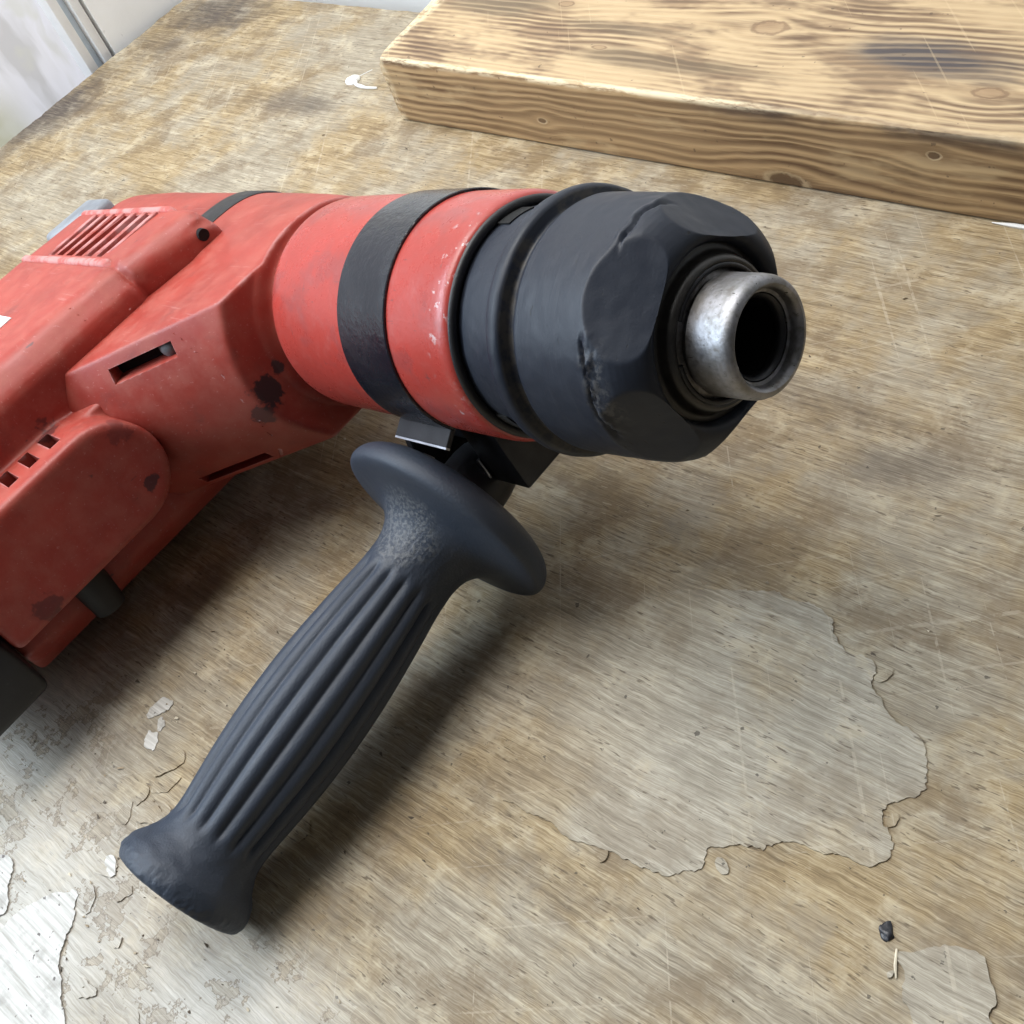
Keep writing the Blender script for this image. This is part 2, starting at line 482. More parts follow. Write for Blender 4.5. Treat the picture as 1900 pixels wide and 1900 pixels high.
door = bpy.data.objects.new('glazed_door', None); COL.objects.link(door); door.location = (-.765, .1, -.3)
tag(door, 'white framed glazed door with obscured glass beyond the bench corner', 'door')
def dpart(name, lo, hi, mat, bevel=0.0):
    o = box_obj(name, lo, hi, mat, door, bevel); o.location = -door.location; return o
dpart('glass_pane', (-781, -520, -250), (-778, 342, 880), pane_mat())
dpart('frame_stile', (-792, 341, -300), (-766, 348.5, 900), M_frame, 1.2)
dpart('frame_rebate', (-792, 348.7, -300), (-770, 354, 900), M_reveal)
dpart('frame_post', (-792, 354.2, -300), (-764.5, 361.5, 900), M_frame, 1.2)
dpart('frame_joint', (-792, 361.6, -300), (-772, 363.9, 900), M_gap)
dpart('frame_stile', (-792, -560, -300), (-766, -519, 900), M_frame, 1.2)

# ------------------------------------------------------------------ work bench
bench = bpy.data.objects.new('workbench', None); COL.objects.link(bench); bench.location = (-.25, .1, -.022)
tag(bench, 'worn plywood workbench top with peeling veneer and scorched edges', 'workbench')
def bpart(name, me, mat, smooth=None):
    o = link(name, me, mat, bench, smooth); o.location = -bench.location; return o

def jag(y, amp=1.0, seed=0.0):
    return amp * (2.2 * (mn.noise((y * .03, seed, 0))) + 1.4 * mn.noise((y * .12, seed, 3)) + .9 * mn.noise((y * .45, seed, 5)))
bm = bmesh.new()
ys = np.arange(-300, 441.6, 1.2)
left = [(-757 + jag(y), y) for y in ys]
back = [(x, 441 + .5 * jag(x, 1, 9)) for x in np.arange(-752, 240, 3.0)]
outline = left + back + [(240, -300)]
vt = [bm.verts.new((x, y, 0)) for x, y in outline]
vb = [bm.verts.new((x + (1.5 * mn.noise((y * .3, 1, 1)) if i < len(left) else 0), y, -22)) for i, (x, y) in enumerate(outline)]
bm.faces.new(vt); bm.faces.new(vb[::-1])
for i in range(len(vt)):
    j = (i + 1) % len(vt); bm.faces.new((vt[i], vb[i], vb[j], vt[j]))
bpart('bench_top', scaled(from_bm(bm)), M_table)

def patch(name, pts, mat, thick, amp=1.0, seed=0, lift=0.0):
    """a torn sheet of veneer: ragged outline, real thickness, crumbling lip"""
    P = [Vector((x, y)) for x, y in pts]; n = len(P); out = []
    for i in range(n):                      # Catmull-Rom then ragged noise
        p0, p1, p2, p3 = P[i - 1], P[i], P[(i + 1) % n], P[(i + 2) % n]
        L = (p2 - p1).length; k = max(2, int(L / .55))
        for j in range(k):
            t = j / k
            q = .5 * ((2 * p1) + (p2 - p0) * t + (2 * p0 - 5 * p1 + 4 * p2 - p3) * t * t + (3 * p1 - p0 - 3 * p2 + p3) * t ** 3)
            w = Vector((mn.noise((q.x * .14, q.y * .14, seed)), mn.noise((q.x * .14, q.y * .14, seed + 5)))) * 2.2
            w += Vector((mn.noise((q.x * .6, q.y * .9, seed + 9)), mn.noise((q.x * .6, q.y * .9, seed + 14)))) * .8
            out.append(q + w * amp)
    bm = bmesh.new()
    zt = lambda q: thick * (.8 + .35 * mn.noise((q.x * .1, q.y * .1, seed))) + lift * max(0, mn.noise((q.x * .07, q.y * .07, seed + 2)))
    top = [bm.verts.new((q.x, q.y, zt(q))) for q in out]
    bot = [bm.verts.new((q.x, q.y, -.4)) for q in out]
    bm.faces.new(top)
    for i in range(len(top)):
        j = (i + 1) % len(top); bm.faces.new((top[i], bot[i], bot[j], top[j]))
    bmesh.ops.triangulate(bm, faces=[f for f in bm.faces if len(f.verts) > 4])
    return bpart(name, scaled(from_bm(bm)), mat)

patch('veneer_patch', [(-106, 158), (-100, 152), (-88, 149), (-86, 143), (-77, 136), (-67, 132), (-61, 125), (-61, 118), (-66, 110), (-61, 102), (-60, 97), (-64, 93), (-73, 92), (-87, 88), (-91, 83), (-101, 77), (-101, 71), (-107, 64), (-118, 62), (-134, 60), (-149, 59), (-165, 60), (-180, 65), (-186, 78), (-178, 97), (-172, 121), (-162, 139), (-141, 154), (-119, 160)], M_veneer, .55, 1.0, 1)
patch('veneer_patch', [(-47, 77), (-43, 80), (-38, 85), (-30, 87), (-27, 84), (-23, 79), (-23, 75), (-18, 68), (-31, 59), (-38, 66), (-42, 68), (-43, 73)], M_veneer2, .8, .6, 3)
patch('whitewashed_flake', [(-285, -64), (-284, -55), (-281, -47), (-271, -40), (-266, -44), (-260, -52), (-256, -59), (-248, -63), (-234, -74), (-248, -89), (-270, -87)], M_flake, .7, .8, 7, .5)
patch('whitewashed_flake', [(-309, -48), (-302, -47), (-296, -52), (-289, -58), (-296, -64), (-315, -54)], M_flake, .8, .6, 12, .5)
rnd = random.Random(5)
for (x, y) in ((-63, 108), (-96, 74), (-84, 147), (-126, 59), (-46, 72)):
    r = rnd.uniform(.9, 2.4); a = rnd.uniform(0, 6.3)
    patch('veneer_chip', [(x + r * (1.3 * math.cos(t) * math.cos(a) - .7 * math.sin(t) * math.sin(a)), y + r * (1.3 * math.cos(t) * math.sin(a) + .7 * math.sin(t) * math.cos(a))) for t in np.arange(0, 6.2, 1.1)], M_veneer2 if rnd.random() < .5 else M_table, rnd.uniform(.4, .8), .4, int(40 + x), .4)
rnd = random.Random(3)
for i in range(26):                        # curled crumbs of veneer near the handle end
    x, y = rnd.uniform(-300, -205), rnd.uniform(-75, 40)
    if (x + 222) ** 2 + (y + 18) ** 2 < 26 ** 2: continue
    a = rnd.uniform(0, 6.3); r = rnd.uniform(1.6, 5.0)
    pts = [(x + r * rnd.uniform(.7, 1.2) * (1.3 * math.cos(t) * math.cos(a) - .75 * math.sin(t) * math.sin(a)), y + r * rnd.uniform(.7, 1.2) * (1.3 * math.cos(t) * math.sin(a) + .75 * math.sin(t) * math.cos(a))) for t in np.arange(0, 6.2, .8)]
    patch('veneer_flake', pts, M_flake if rnd.random() < .25 else M_table, rnd.uniform(.35, .8), 1.0, 20 + i, .8)

# ------------------------------------------------------------------ timber beam
def beam_mat():
    g = G('scorched_softwood'); o = g.obj
    geo = g.nt.nodes.new('ShaderNodeNewGeometry')
    sn = g.nt.nodes.new('ShaderNodeSeparateXYZ'); g.nt.links.new(geo.outputs['Normal'], sn.inputs[0])
    isTop = g.mr(sn.outputs[2], .45, .65)
    # across-grain coordinate, one for the top and one for the face
    def field(v, knots, seed):
        w = g.noise(g.comb(g.mul(g.x, .012), g.mul(v, .02), seed), 1, 3, .5)
        f = g.add(v, g.mul(g.sub(w, .5), 8.0))
        core = None; ringm = None
        for (x0, v0, rx_, rv, amp) in knots:
            dx = g.mul(g.sub(g.x, x0), 1.0 / rx_); dv = g.mul(g.sub(v, v0), 1.0 / rv)
            rr = g.add(g.mul(dx, dx), g.mul(dv, dv))
            # growth rings part round the knot
            fall = g.ma('DIVIDE', dv, g.add(1.0, g.mul(rr, .55)))
            f = g.add(f, g.mul(fall, -amp))
            rs = g.ma('SQRT', rr)
            wob = g.mul(g.sub(g.noise(g.map(o, loc=(x0, v0, 0)), .25, 3), .5), .35)
            rs = g.add(rs, wob)
            c = g.mr(rs, .52, .36); q = g.mul(g.mr(rs, .34, .46), g.mr(rs, .62, .50))
            core = c if core is None else g.mx(core, c); ringm = q if ringm is None else g.mx(ringm, q)
        return f, core, ringm
    ft, ct, rt = field(g.y, [(-415, 424, 13, 6, 7), (-372, 404, 9, 5, 5), (-255, 398, 17, 10, 12), (-225, 432, 15, 8, 9), (-147, 369, 12, 6.5, 8), (-330, 372, 8, 3, 2)], 1.0)
    ff, cf, rf = field(g.z, [(-352, 13.5, 6, 3.2, 4), (-157, 25.5, 6, 3.6, 4), (-222, 2.0, 20, 9, 9)], 5.0)
    fib = g.noise(g.comb(g.mul(g.x, .05), g.mul(g.y, 1.5), g.mul(g.z, 1.5)), 1, 4, .65)
    def stripes(f, per, seed):
        n = g.noise(g.comb(g.mul(f, .11), g.mul(g.x, .005), seed), 1, 3, .6)
        ph = g.add(g.mul(f, 6.283 / per), g.add(g.mul(n, 11.0), g.mul(fib, 1.3)))
        q = g.add(g.mul(g.ma('SINE', ph), .5), .5)
        q = g.ma('POWER', q, g.mr(n, .3, .7, .35, 1.3))
        return q
    stt = stripes(ft, 3.9, 1.0); stf = stripes(ff, 4.2, 4.0)
    # scorching varies along and across the beam
    bt = g.noise(g.map(o, scale=(.012, .040, .03), loc=(3.1, .4, 0)), 1, 4, .62)
    char = g.mr(bt, .40, .62)
    bt2 = g.noise(g.map(o, scale=(.018, .055, .05), loc=(7.1, 2.4, 3)), 1, 4, .62)
    lightc = g.mix(fib, (.46, .325, .175), (.62, .48, .30))
    top = g.mix(g.mul(stt, g.mul(g.add(g.mul(char, .72), .24), g.mr(fib, .3, .6, 1.0, .85))), lightc, g.mix(char, (.27, .165, .085), (.13, .075, .044)))
    top = g.mix(g.mul(g.mr(bt2, .48, .62), .72), top, g.mix(stt, (.25, .16, .092), (.11, .068, .044)))
    for (x0, y0, a, b, w, c) in ((-178, 386, 50, 17, 1.0, (.075, .064, .064)), (-290, 366, 75, 9, .85, (.14, .10, .062)), (-415, 400, 60, 15, .8, (.14, .105, .068)), (-330, 388, 50, 7, .7, (.15, .11, .07)), (-240, 440, 60, 9, .5, (.17, .11, .07))):
        top = g.mix(g.mul(g.mul(g.blob(x0, y0, a, b, .7, -.03, bt2), w), g.mr(stt, .0, .8, .7, 1.0)), top, c)
    top = g.mix(g.mul(ct, .5), top, (.30, .19, .105)); top = g.mix(g.mul(rt, .65), top, (.17, .10, .058))
    face = g.mix(fib, (.38, .245, .12), (.54, .38, .205))
    face = g.mix(g.mul(stf, g.mul(g.add(g.mul(char, .35), .65), g.mr(fib, .3, .65, 1.0, .85))), face, (.115, .063, .033))
    face = g.mix(g.mul(g.mul(g.mr(g.z, 28, 35), g.mr(bt2, .35, .5)), g.mul(g.mr(g.x, -285, -235), .85)), face, (.075, .050, .038))
    face = g.mix(g.mul(g.mr(bt2, .56, .66), .45), face, (.54, .40, .225))
    face = g.mix(g.mul(cf, .80), face, (.12, .075, .042)); face = g.mix(g.mul(rf, .5), face, (.60, .47, .29))
    col = g.mix(isTop, face, top)
    # rubbed arrises and sawn end are fresh pale wood
    edge = g.mul(g.mr(g.ma('ABSOLUTE', g.sub(g.y, 344.6)), 2.6, .8), g.mr(g.z, 33.5, 36.2))
    edge = g.mul(edge, g.mr(g.noise(g.map(o, scale=(.05, .3, .3)), 1, 4, .7), .38, .55))
    edge = g.mul(edge, g.mr(g.x, -215, -250, .25, 1.0))
    endm = g.mul(g.mr(g.x, -449, -455), g.mr(g.noise(o, .12, 4, .7), .35, .6))
    col = g.mix(g.mul(g.mx(edge, endm), .85), col, (.80, .68, .46))
    # scratches
    sc = g.mr(g.noise(g.map(g.map(o, rot=(0, 0, .9)), scale=(.012, .5, .1)), 1, 1), .72, .74)
    col = g.mix(g.mul(g.mul(sc, isTop), .18), col, (.70, .55, .34))
    sp = g.mr(g.noise(o, .28, 2), .72, .76); col = g.mix(g.mul(sp, .6), col, (.09, .06, .04))
    h = g.sub(g.mul(fib, .5), g.mul(g.mix(isTop, stf, stt), .55)); h = g.sub(h, g.mul(cf, .8))
    return g.fin(col, .58, normal=g.bump(h, .40, .0007), spec=.3)

def beam():
    x0, x1, y0, y1, H = -455.0, 60.0, 344.0, 446.0, 37.0
    bm = bmesh.new()
    xs = list(np.arange(x0, -110, 1.5)) + list(np.arange(-110, x1 + 1, 6.0))
    # cross-section walked from the front foot over the top to the back foot
    sec = [(y0 + .6, 0.0), (y0, .8)] + [(y0, z) for z in np.arange(3, H - 3, 3.0)] + \
          [(y0, H - 2.2), (y0 + .15, H - 1.2), (y0 + .6, H - .55), (y0 + 1.3, H - .1), (y0 + 2.4, H)] + \
          [(y, H) for y in np.arange(y0 + 6, y1 - 3, 5.0)] + [(y1 - 1, H), (y1, H - 1), (y1, 0)]
    rows = []
    for x in xs:
        row = []
        for (y, z) in sec:
            e = 1.0 if (y < y0 + 2.5 and z > H - 2.5) else 0.0
            n = mn.noise((x * .06, 2, 0)) + .8 * mn.noise((x * .22, 7, 0)) + .5 * mn.noise((x * .8, 3, 0))
            yy = y + e * max(0, n) * .9 + .25 * mn.noise((x * .02, z * .1, 4))
            zz = z - e * max(0, n) * .7 + (.25 * mn.noise((x * .02, y * .05, 8)) if z > 5 else 0)
            row.append((x, yy, zz))
        rows.append(row)
    # sawn end: undercut at the foot, crumbled corner
    r0 = rows[0]
    rows[0] = [(x + .9 * mn.noise((y * .4, z * .4, 1)) - (y - y0) * .09 + (1.4 if z > H - 3 and y < y0 + 3 else 0), y, z) for x, y, z in r0]
    vs = [[bm.verts.new(p) for p in r] for r in rows]
    for a, b in zip(vs, vs[1:]):
        for i in range(len(a) - 1): bm.faces.new((a[i], a[i + 1], b[i + 1], b[i]))
        bm.faces.new((a[-1], a[0], b[0], b[-1]))
    bm.faces.new(vs[0]); bm.faces.new(vs[-1][::-1])
    o = link('timber_beam', scaled(from_bm(bm)), beam_mat(), None, .6)
    o.location = (0, 0, .0004)
    tag(o, 'scorched softwood beam with knots lying along the back of the bench', 'timber')
beam()

# ------------------------------------------------------------------ rotary hammer
root = bpy.data.objects.new('rotary_hammer', None); COL.objects.link(root)
tag(root, 'dusty red rotary hammer drill lying on its side on the bench', 'drill')
dv = Vector((0.96317507, -0.05455571, 0.26328208)).normalized()
Tv = Vector((-0.05262507, -0.99851073, -0.01438496))
Nv = Vector((-0.263674764, 0, 0.964611641))
P1 = Vector((-108.03693607, 153.16295743, 123.19399538)) * S
BASE = Vector((230, 60, -40)) * S                      # foot of the tool in its own frame
mw = Matrix.Identity(4)
for i in range(3): mw[i][0], mw[i][1], mw[i][2] = -dv[i], Tv[i], Nv[i]
rot = mw.to_3x3()
mw.translation = P1 + rot @ BASE
root.matrix_world = mw
def hpart(name, me, mat, smooth=None, parent=None):
    """parts are written in the tool's frame: x back from the chuck mouth, y towards the motor foot, z out of the upper flank"""
    o = link(name, me, mat, parent or root, smooth)
    o.location = -BASE if parent is None else (0, 0, 0)
    return o
def to_world_z(v): return (P1 + rot @ (Vector(v) * S)).z / S

# --- steel tool holder with bore
prof = [(9.5, 10.2), (3.2, 10.2), (3.0, 11.0), (1.2, 11.2), (.5, 11.6), (0, 12.2), (.1, 13.0), (.7, 13.7), (2.0, 14.2), (4, 14.35), (12.5, 14.4), (13.2, 13.6), (14.2, 13.6), (14.8, 15.4), (22, 15.4)]
prof = [(60, 10.0), (9.6, 10.0)] + prof
holder = hpart('tool_holder', scaled(from_bm(lathe(prof, 160))), M_steel, .7)
bm = lathe([(40, 0.05), (40, 9.9), (3.5, 9.95)], 96)
hpart('bore', scaled(from_bm(bm)), M_bore, .7, holder)
bm = lathe(smoothp([(3.4, 9.9), (4.2, 8.9), (6.2, 8.8), (7, 9.9)], 1), 96)
hpart('bore_ring', scaled(from_bm(bm)), M_darkmetal, .8, holder)
# --- greasy dust cap ring and snap ring round the tube
hpart('dust_cap', scaled(from_bm(lathe(smoothp([(24, 15.5), (15.5, 15.6), (13.4, 16.2), (13.0, 17.4), (14.0, 18.4), (16.4, 18.8), (17.4, 19.6), (17.2, 21.4), (20, 21.8)], 1), 128))), M_dirty, 1.2)
bm = bmesh.new()
add_tube(bm, [(13.6, 16.0 * math.cos(a), 16.0 * math.sin(a)) for a in np.arange(.9, 6.6, .06)], .75, 8)
hpart('snap_ring', scaled(from_bm(bm)), M_darkmetal, 1.0)

# --- chuck sleeve with six flats at its mouth
def sleeve_r(s, r, a):
    q = r
    if s < 34:
        ph = math.pi / 5; a0 = math.radians(57)
        k = round((a - a0) / (2 * ph)); da = a - a0 - k * 2 * ph
        flat = (22.7 + (s - 14.6) * .70) / math.cos(da) - .25 * math.cos(da * 5)
        q = min(r, flat)
    # torn rubber where two flats meet
    nn = mn.noise((s * .35, math.cos(a) * 9, math.sin(a) * 9))
    b_ = (a + math.pi) % (2 * math.pi) - math.pi
    if 20 < s < 31:
        if -.25 < b_ < .72:
            win = min(1.0, (b_ + .25) / .12, (.72 - b_) / .15)
            c_ = 27.4 + 1.0 * mn.noise((a * 4, 1, 0)) + .5 * mn.noise((a * 14, 4, 0))
            q -= win * 1.15 * math.exp(-((s - c_) / .5) ** 2)
            q += win * .75 * math.exp(-((s - c_ + 1.6) / 1.0) ** 2) * (.55 + 1.1 * mn.noise((a * 9, s * .6, 3)))
            q += win * .5 * math.exp(-((s - 26) / 2.4) ** 2) * mn.noise((s * 1.1, a * 18, 2))
        if 1.30 < b_ < 2.05:
            win = min(1.0, (b_ - 1.30) / .12, (2.05 - b_) / .15)
            c_ = 24.6 + 1.2 * mn.noise((a * 5, 8, 0))
            q -= win * .8 * math.exp(-((s - c_) / .5) ** 2)
            q += win * .5 * math.exp(-((s - c_ - 1.3) / .8) ** 2) * (.6 + mn.noise((a * 11, s * .6, 6)))
    return q + .10 * nn
prof = [(19.5, 21.0), (16.6, 21.2), (15.2, 21.7), (14.4, 22.6), (14.3, 24.0), (14.9, 25.6), (16.5, 27.6), (18.8, 29.6), (21.5, 31.2), (25, 32.1), (30, 32.4), (50.2, 33.3), (51.4, 32.9), (52.0, 31.6), (54.0, 31.6), (54.5, 33.4),
        (54.9, 34.9), (56.4, 35.6), (58.8, 35.5), (60.0, 34.6), (60.5, 33.2), (61.0, 31.8), (62, 31.2), (75, 30.9), (76, 30.5), (90, 30.5)]
hpart('chuck_sleeve', scaled(from_bm(lathe(dense(smoothp(prof, 1), .36), 300, sleeve_r))), M_sleeve, .9)
# --- recessed black collar behind the sleeve with its lock slots
collar = hpart('sleeve_collar', scaled(from_bm(lathe(smoothp([(86, 30.0), (77.4, 30.6), (76.6, 31.2), (76.5, 33.2), (78.2, 33.7), (90, 33.7)], 1), 160))), M_blk, .8)
def arcslot(a0, a1, s0, s1, r0, r1):
    bm = bmesh.new(); n = 12; rings = []
    for i in range(n + 1):
        a = a0 + (a1 - a0) * i / n
        rings.append([bm.verts.new((s, r * math.cos(a), r * math.sin(a))) for s, r in ((s0, r0), (s1, r0), (s1, r1), (s0, r1))])
    for u, w in zip(rings, rings[1:]):
        for k in range(4): bm.faces.new((u[k], u[(k + 1) % 4], w[(k + 1) % 4], w[k]))
    bm.faces.new(rings[0]); bm.faces.new(rings[-1])
    return scaled(from_bm(bm))
M_void = plain('dark_opening', (.003, .003, .003), .9)  # near-black colour stands in for the shade inside openings
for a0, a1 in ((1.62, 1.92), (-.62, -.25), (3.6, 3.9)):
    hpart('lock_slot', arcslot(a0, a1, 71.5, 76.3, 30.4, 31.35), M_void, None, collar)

# --- red neck
NECK = smoothp([(77.6, 33.4), (78.2, 34.1), (80.0, 34.75), (83, 35.0), (100, 35.1), (168, 35.4), (172.5, 35.2), (175.2, 34.2), (176.4, 32.2), (176.6, 29), (190, 29)], 1)
hpart('gearbox_neck', scaled(from_bm(lathe([(88, 33.5), (77.8, 33.3)] + NECK, 200))), M_neck, .8)

# --- housing: solids fused into one moulded shell
def sym(pts): return [(x, y, z) for x, y, z in pts] + [(x, y, -z) for x, y, z in pts]
def above_table(me, gap=.6):
    nrm = rot.transposed() @ Vector((0, 0, 1))
    for v in me.vertices:
        z = (P1 + rot @ (v.co * S)).z / S
        if z < gap: v.co += nrm * (gap - z)
    return me
def shell(bm, voxel, it, cutters=()):
    me = from_bm(bm)
    me = bake(me, ('REMESH', dict(mode='VOXEL', voxel_size=voxel, use_smooth_shade=True)), ('SMOOTH', dict(factor=.5, iterations=it)))
    for c in cutters:
        co = bpy.data.objects.new('cutter', c); COL.objects.link(co)
        for sv in ('FAST', 'MANIFOLD', 'EXACT'):
            r = bake(me, ('BOOLEAN', dict(operation='DIFFERENCE', object=co, solver=sv)))
            if len(r.vertices) > .8 * len(me.vertices): me = r; break
        bpy.data.objects.remove(co)
    return above_table(me)

bm = bmesh.new()
# gear casing behind the neck: a fat rounded barrel
def casing(s, grow=0.0):
    """half width, half thickness and squareness of the gear casing at s"""
    xs = (173, 183.2, 183.8, 205, 250, 300, 345, 378, 388, 394)
    return (np.interp(s, xs, (30.0, 30.0, 35.0, 35.6, 37.0, 38.2, 39.0, 38.5, 36, 31)) + grow,
            np.interp(s, xs, (30.0, 30.0, 34.2, 32.8, 31.8, 33.0, 35.0, 36.0, 34, 29)) + grow,
            np.interp(s, xs, (2.0, 2.0, 2.2, 2.7, 3.3, 3.3, 3.2, 3.0, 2.8, 2.6)))
def casing_pt(s, a, grow=0.0):
    ht, hu, n = casing(s, grow); c, q = math.cos(a), math.sin(a)
    return (s, ht * math.copysign(abs(c) ** (2 / n), c), hu * math.copysign(abs(q) ** (2 / n), q))
t = bmesh.new(); rings = []
for s_ in (173, 178, 183.2, 183.8, 190, 197, 205, 220, 235, 250, 275, 300, 345, 378, 384, 388, 392, 394):
    rings.append([t.verts.new(casing_pt(s_, 2 * math.pi * k / 96)) for k in range(96)])
for a, b in zip(rings, rings[1:]):
    for k in range(96): t.faces.new((a[k], a[(k + 1) % 96], b[(k + 1) % 96], b[k]))
t.faces.new(rings[0]); t.faces.new(rings[-1])
merge(bm, t)
# flared wedge under the casing that carries the slotted front panel
def t0(u): return 49.0 - 11.0 * (u / 30.0) ** 2
pts = []
for u in [-33.0] + list(np.linspace(-31, 31, 25)):
    for x, y in ((184.6, 0), (184.6, t0(u) - 1.5), (185.8, t0(u)), (242, t0(u) + 42), (262, t0(u) + 52), (330, 92), (330, 0)):
        pts.append((x, y, u))
add_hull(bm, pts)
PAX = Vector((.8, .6, 0)); PIN = Vector((.6, -.8, 0))          # along the slanted panel, and into the housing
def on_panel(a, u, depth=0.0):
    return Vector((185, t0(u), u)) + PAX * a + PIN * depth
def panel_box(a0, a1, u0, u1, d0, d1):
    b = bmesh.new()
    add_hull(b, [on_panel(a, (u0 + u1) / 2, d) + Vector((0, 0, u - (u0 + u1) / 2)) for a in (a0, a1) for u in (u0, u1) for d in (d0, d1)])
    return b
SLOTS = ((21.0, 50.0, 21.6, 26.8), (23.0, 55.0, -30.3, -26.0))
slots = [from_bm(panel_box(*q, -6, 9)) for q in SLOTS]
# moulding seam across the panel
b = bmesh.new()
path = [(23, 31.5), (13, 21), (5.5, 10), (4.5, 0), (6.0, -10), (10, -19), (17, -27), (25, -33.5)]
for a_, b_ in zip(path, path[1:]):
    add_hull(b, [on_panel(tt + dw, uu, dd) for (tt, uu) in (a_, b_) for dw in (-.3, .3) for dd in (-3, .9)])
seam = from_bm(b)
gear = hpart('gear_housing', scaled(shell(bm, .85, 3, slots + [seam])), M_red, .75)
for a0, a1, u0, u1 in SLOTS:
    hpart('slot_shade', scaled(from_bm(panel_box(a0 - 1.5, a1 + 1.5, u0 - 1, u1 + 1, 6.5, 9.2))), M_void, None, gear)  # added black sheet, paints the darkness behind the slot
b = bmesh.new()
bmesh.ops.create_uvsphere(b, u_segments=24, v_segments=16, radius=4.6, matrix=Matrix.Translation(on_panel(25, 24, 6.6)))
hpart('slot_roller', scaled(from_bm(b)), M_roller, 3.2, gear)
# black trim band round the casing
bm = bmesh.new(); rings = []
for ds, dr in ((-3, -1.5), (-3, .25), (-2, .7), (12, .7), (13, .25), (13, -1.5)):
    ring = []
    for k in range(144):
        a = 2 * math.pi * k / 144
        ring.append(bm.verts.new(casing_pt(250 + 9 * math.sin(a) + ds, a, dr)))
    rings.append(ring)
for a, b in zip(rings, rings[1:]):
    for k in range(144): bm.faces.new((a[k], a[(k + 1) % 144], b[(k + 1) % 144], b[k]))
hpart('trim_band', scaled(above_table(from_bm(bm), .9)), M_blk, .9)

# --- motor housing: side covers, core and the round-nosed front block
bm = bmesh.new()
for sg in (1, -1):
    z = lambda v: v * sg
    # upper side cover with the grille
    add_hull(bm, [(237, -1.5, z(15)), (245, 38, z(15)), (372, 2, z(15)), (372, 38, z(15)),
                  (237.5, 2, z(38)), (243, 38, z(40)), (245, 4, z(44.6)), (248, 38, z(46)), (362, 4, z(45)), (362, 38, z(46)), (372, 3, z(36)), (372, 38, z(37))], 2.5, 3)
    # lower side cover, a little prouder
    add_hull(bm, [(244, 38.5, z(15)), (244, 160, z(15)), (372, 38.5, z(15)), (372, 160, z(15)),
                  (242, 38.5, z(37)), (242, 160, z(37)), (250, 38.5, z(46.4)), (252, 160, z(47)), (358, 38.5, z(47)), (358, 160, z(47)), (374, 38.5, z(36)), (374, 160, z(36))], 3.0, 3)
# core
add_box(bm, (232, 66, -19), (372, 158, 19), 2, 3)
# round-nosed front block
pts = [(96 - 20.5 * math.cos(a), 20.5 * math.sin(a)) for a in np.arange(-math.pi / 2, math.pi / 2 + .01, math.pi / 14)]
pts = pts + [(158.5, 20.5), (158.5, -20.5)]
add_prism(bm, pts, 0, 217, 262, 2.6, 3)
cut = []
b = bmesh.new()
for i in range(6):
    s0 = 272 + i * 11.4
    add_box(b, (s0 - .6, 8.0, 37.5), (s0 + 7.2, 34.5, 60))
cut.append(from_bm(b))
b = bmesh.new()
for i in range(7):                               # cooling notches behind the front block
    q = 98.5 + i * 9.2
    add_box(b, (226, q, 11), (240.5, q + 4.6, 34))
cut.append(from_bm(b))
b = bmesh.new()                                  # joint of the motor cover
add_box(b, (235, 60.0, 29.5), (256, 60.8, 60))
add_box(b, (236, 39.5, 32.6), (244.2, 60.4, 33.4))
add_box(b, (235, 39.6, 30), (262, 40.3, 60))
cut.append(from_bm(b))
motor = hpart('motor_housing', scaled(shell(bm, .9, 3, cut)), M_red, .75)
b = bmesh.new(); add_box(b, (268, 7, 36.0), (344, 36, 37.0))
hpart('grille_shade', scaled(from_bm(b)), M_void, None, motor)  # added black sheet, paints the shade below the grille openings
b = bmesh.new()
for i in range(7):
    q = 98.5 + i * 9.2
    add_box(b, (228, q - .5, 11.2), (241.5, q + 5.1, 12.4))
hpart('notch_shade', scaled(from_bm(b)), M_void, None, motor)  # added black sheets, paint the shade at the bottom of the notches
# grille slats: bars standing a little proud between the openings
sl = bmesh.new(); add_box(sl, (-1.7, 7.2, 36.5), (1.7, 35.2, 45.8), .35, 2)
slat_me = scaled(from_bm(sl))
for i in range(7):
    o = link('vent_slat', slat_me, None if i else M_red, root, .8)
    o.location = Vector((269.6 + i * 11.4, 0, .25 * math.sin(i * 3.1))) * S - BASE
    o.rotation_euler = (0, .02 * math.sin(i * 5), .004 * math.sin(i * 2))
# dusty raised ribs above and below the grille
for pts in ([(253, 2.5, 36), (253, 7.0, 38), (366, 2.5, 36), (366, 7.0, 38), (262, 3.2, 45.7), (262, 6.4, 45.7), (360, 3.2, 45.7), (360, 6.4, 45.7)],
            [(250, 35.4, 36), (250, 40.4, 36), (368, 35.4, 36), (368, 40.4, 36), (258, 36, 47.2), (258, 39.8, 47.2), (361, 36, 47.2), (361, 39.8, 47.2)]):
    b = bmesh.new(); add_hull(b, pts, 1.3, 3)
    hpart('grille_rib', scaled(from_bm(b)), M_dusty, .9)
# white label on the lower cover
b = bmesh.new(); add_box(b, (287, 72, 46.4), (330, 110, 47.35), .2, 1)
M_label = plain('label_white', (.8, .8, .8), .4, 0, .03)
hpart('label', scaled(from_bm(b)), M_label)
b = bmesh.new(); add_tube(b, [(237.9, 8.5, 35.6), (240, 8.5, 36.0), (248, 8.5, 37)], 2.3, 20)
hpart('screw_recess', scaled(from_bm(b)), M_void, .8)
# black foot cap and stub under the block
b = bmesh.new(); add_box(b, (219, 160.4, -38), (372, 196, 38), 3, 3)
hpart('foot_cap', scaled(above_table(from_bm(b), .8)), M_blk, .8)
b = bmesh.new(); add_tube(b, [(238, 126, -16), (238, 126, -30), (238, 127, -41)], [7.0, 7.0, 6.2], 24)
hpart('selector_stub', scaled(from_bm(b)), M_bore, .7)  # near-black material puts the shade under the block into the stub's colour
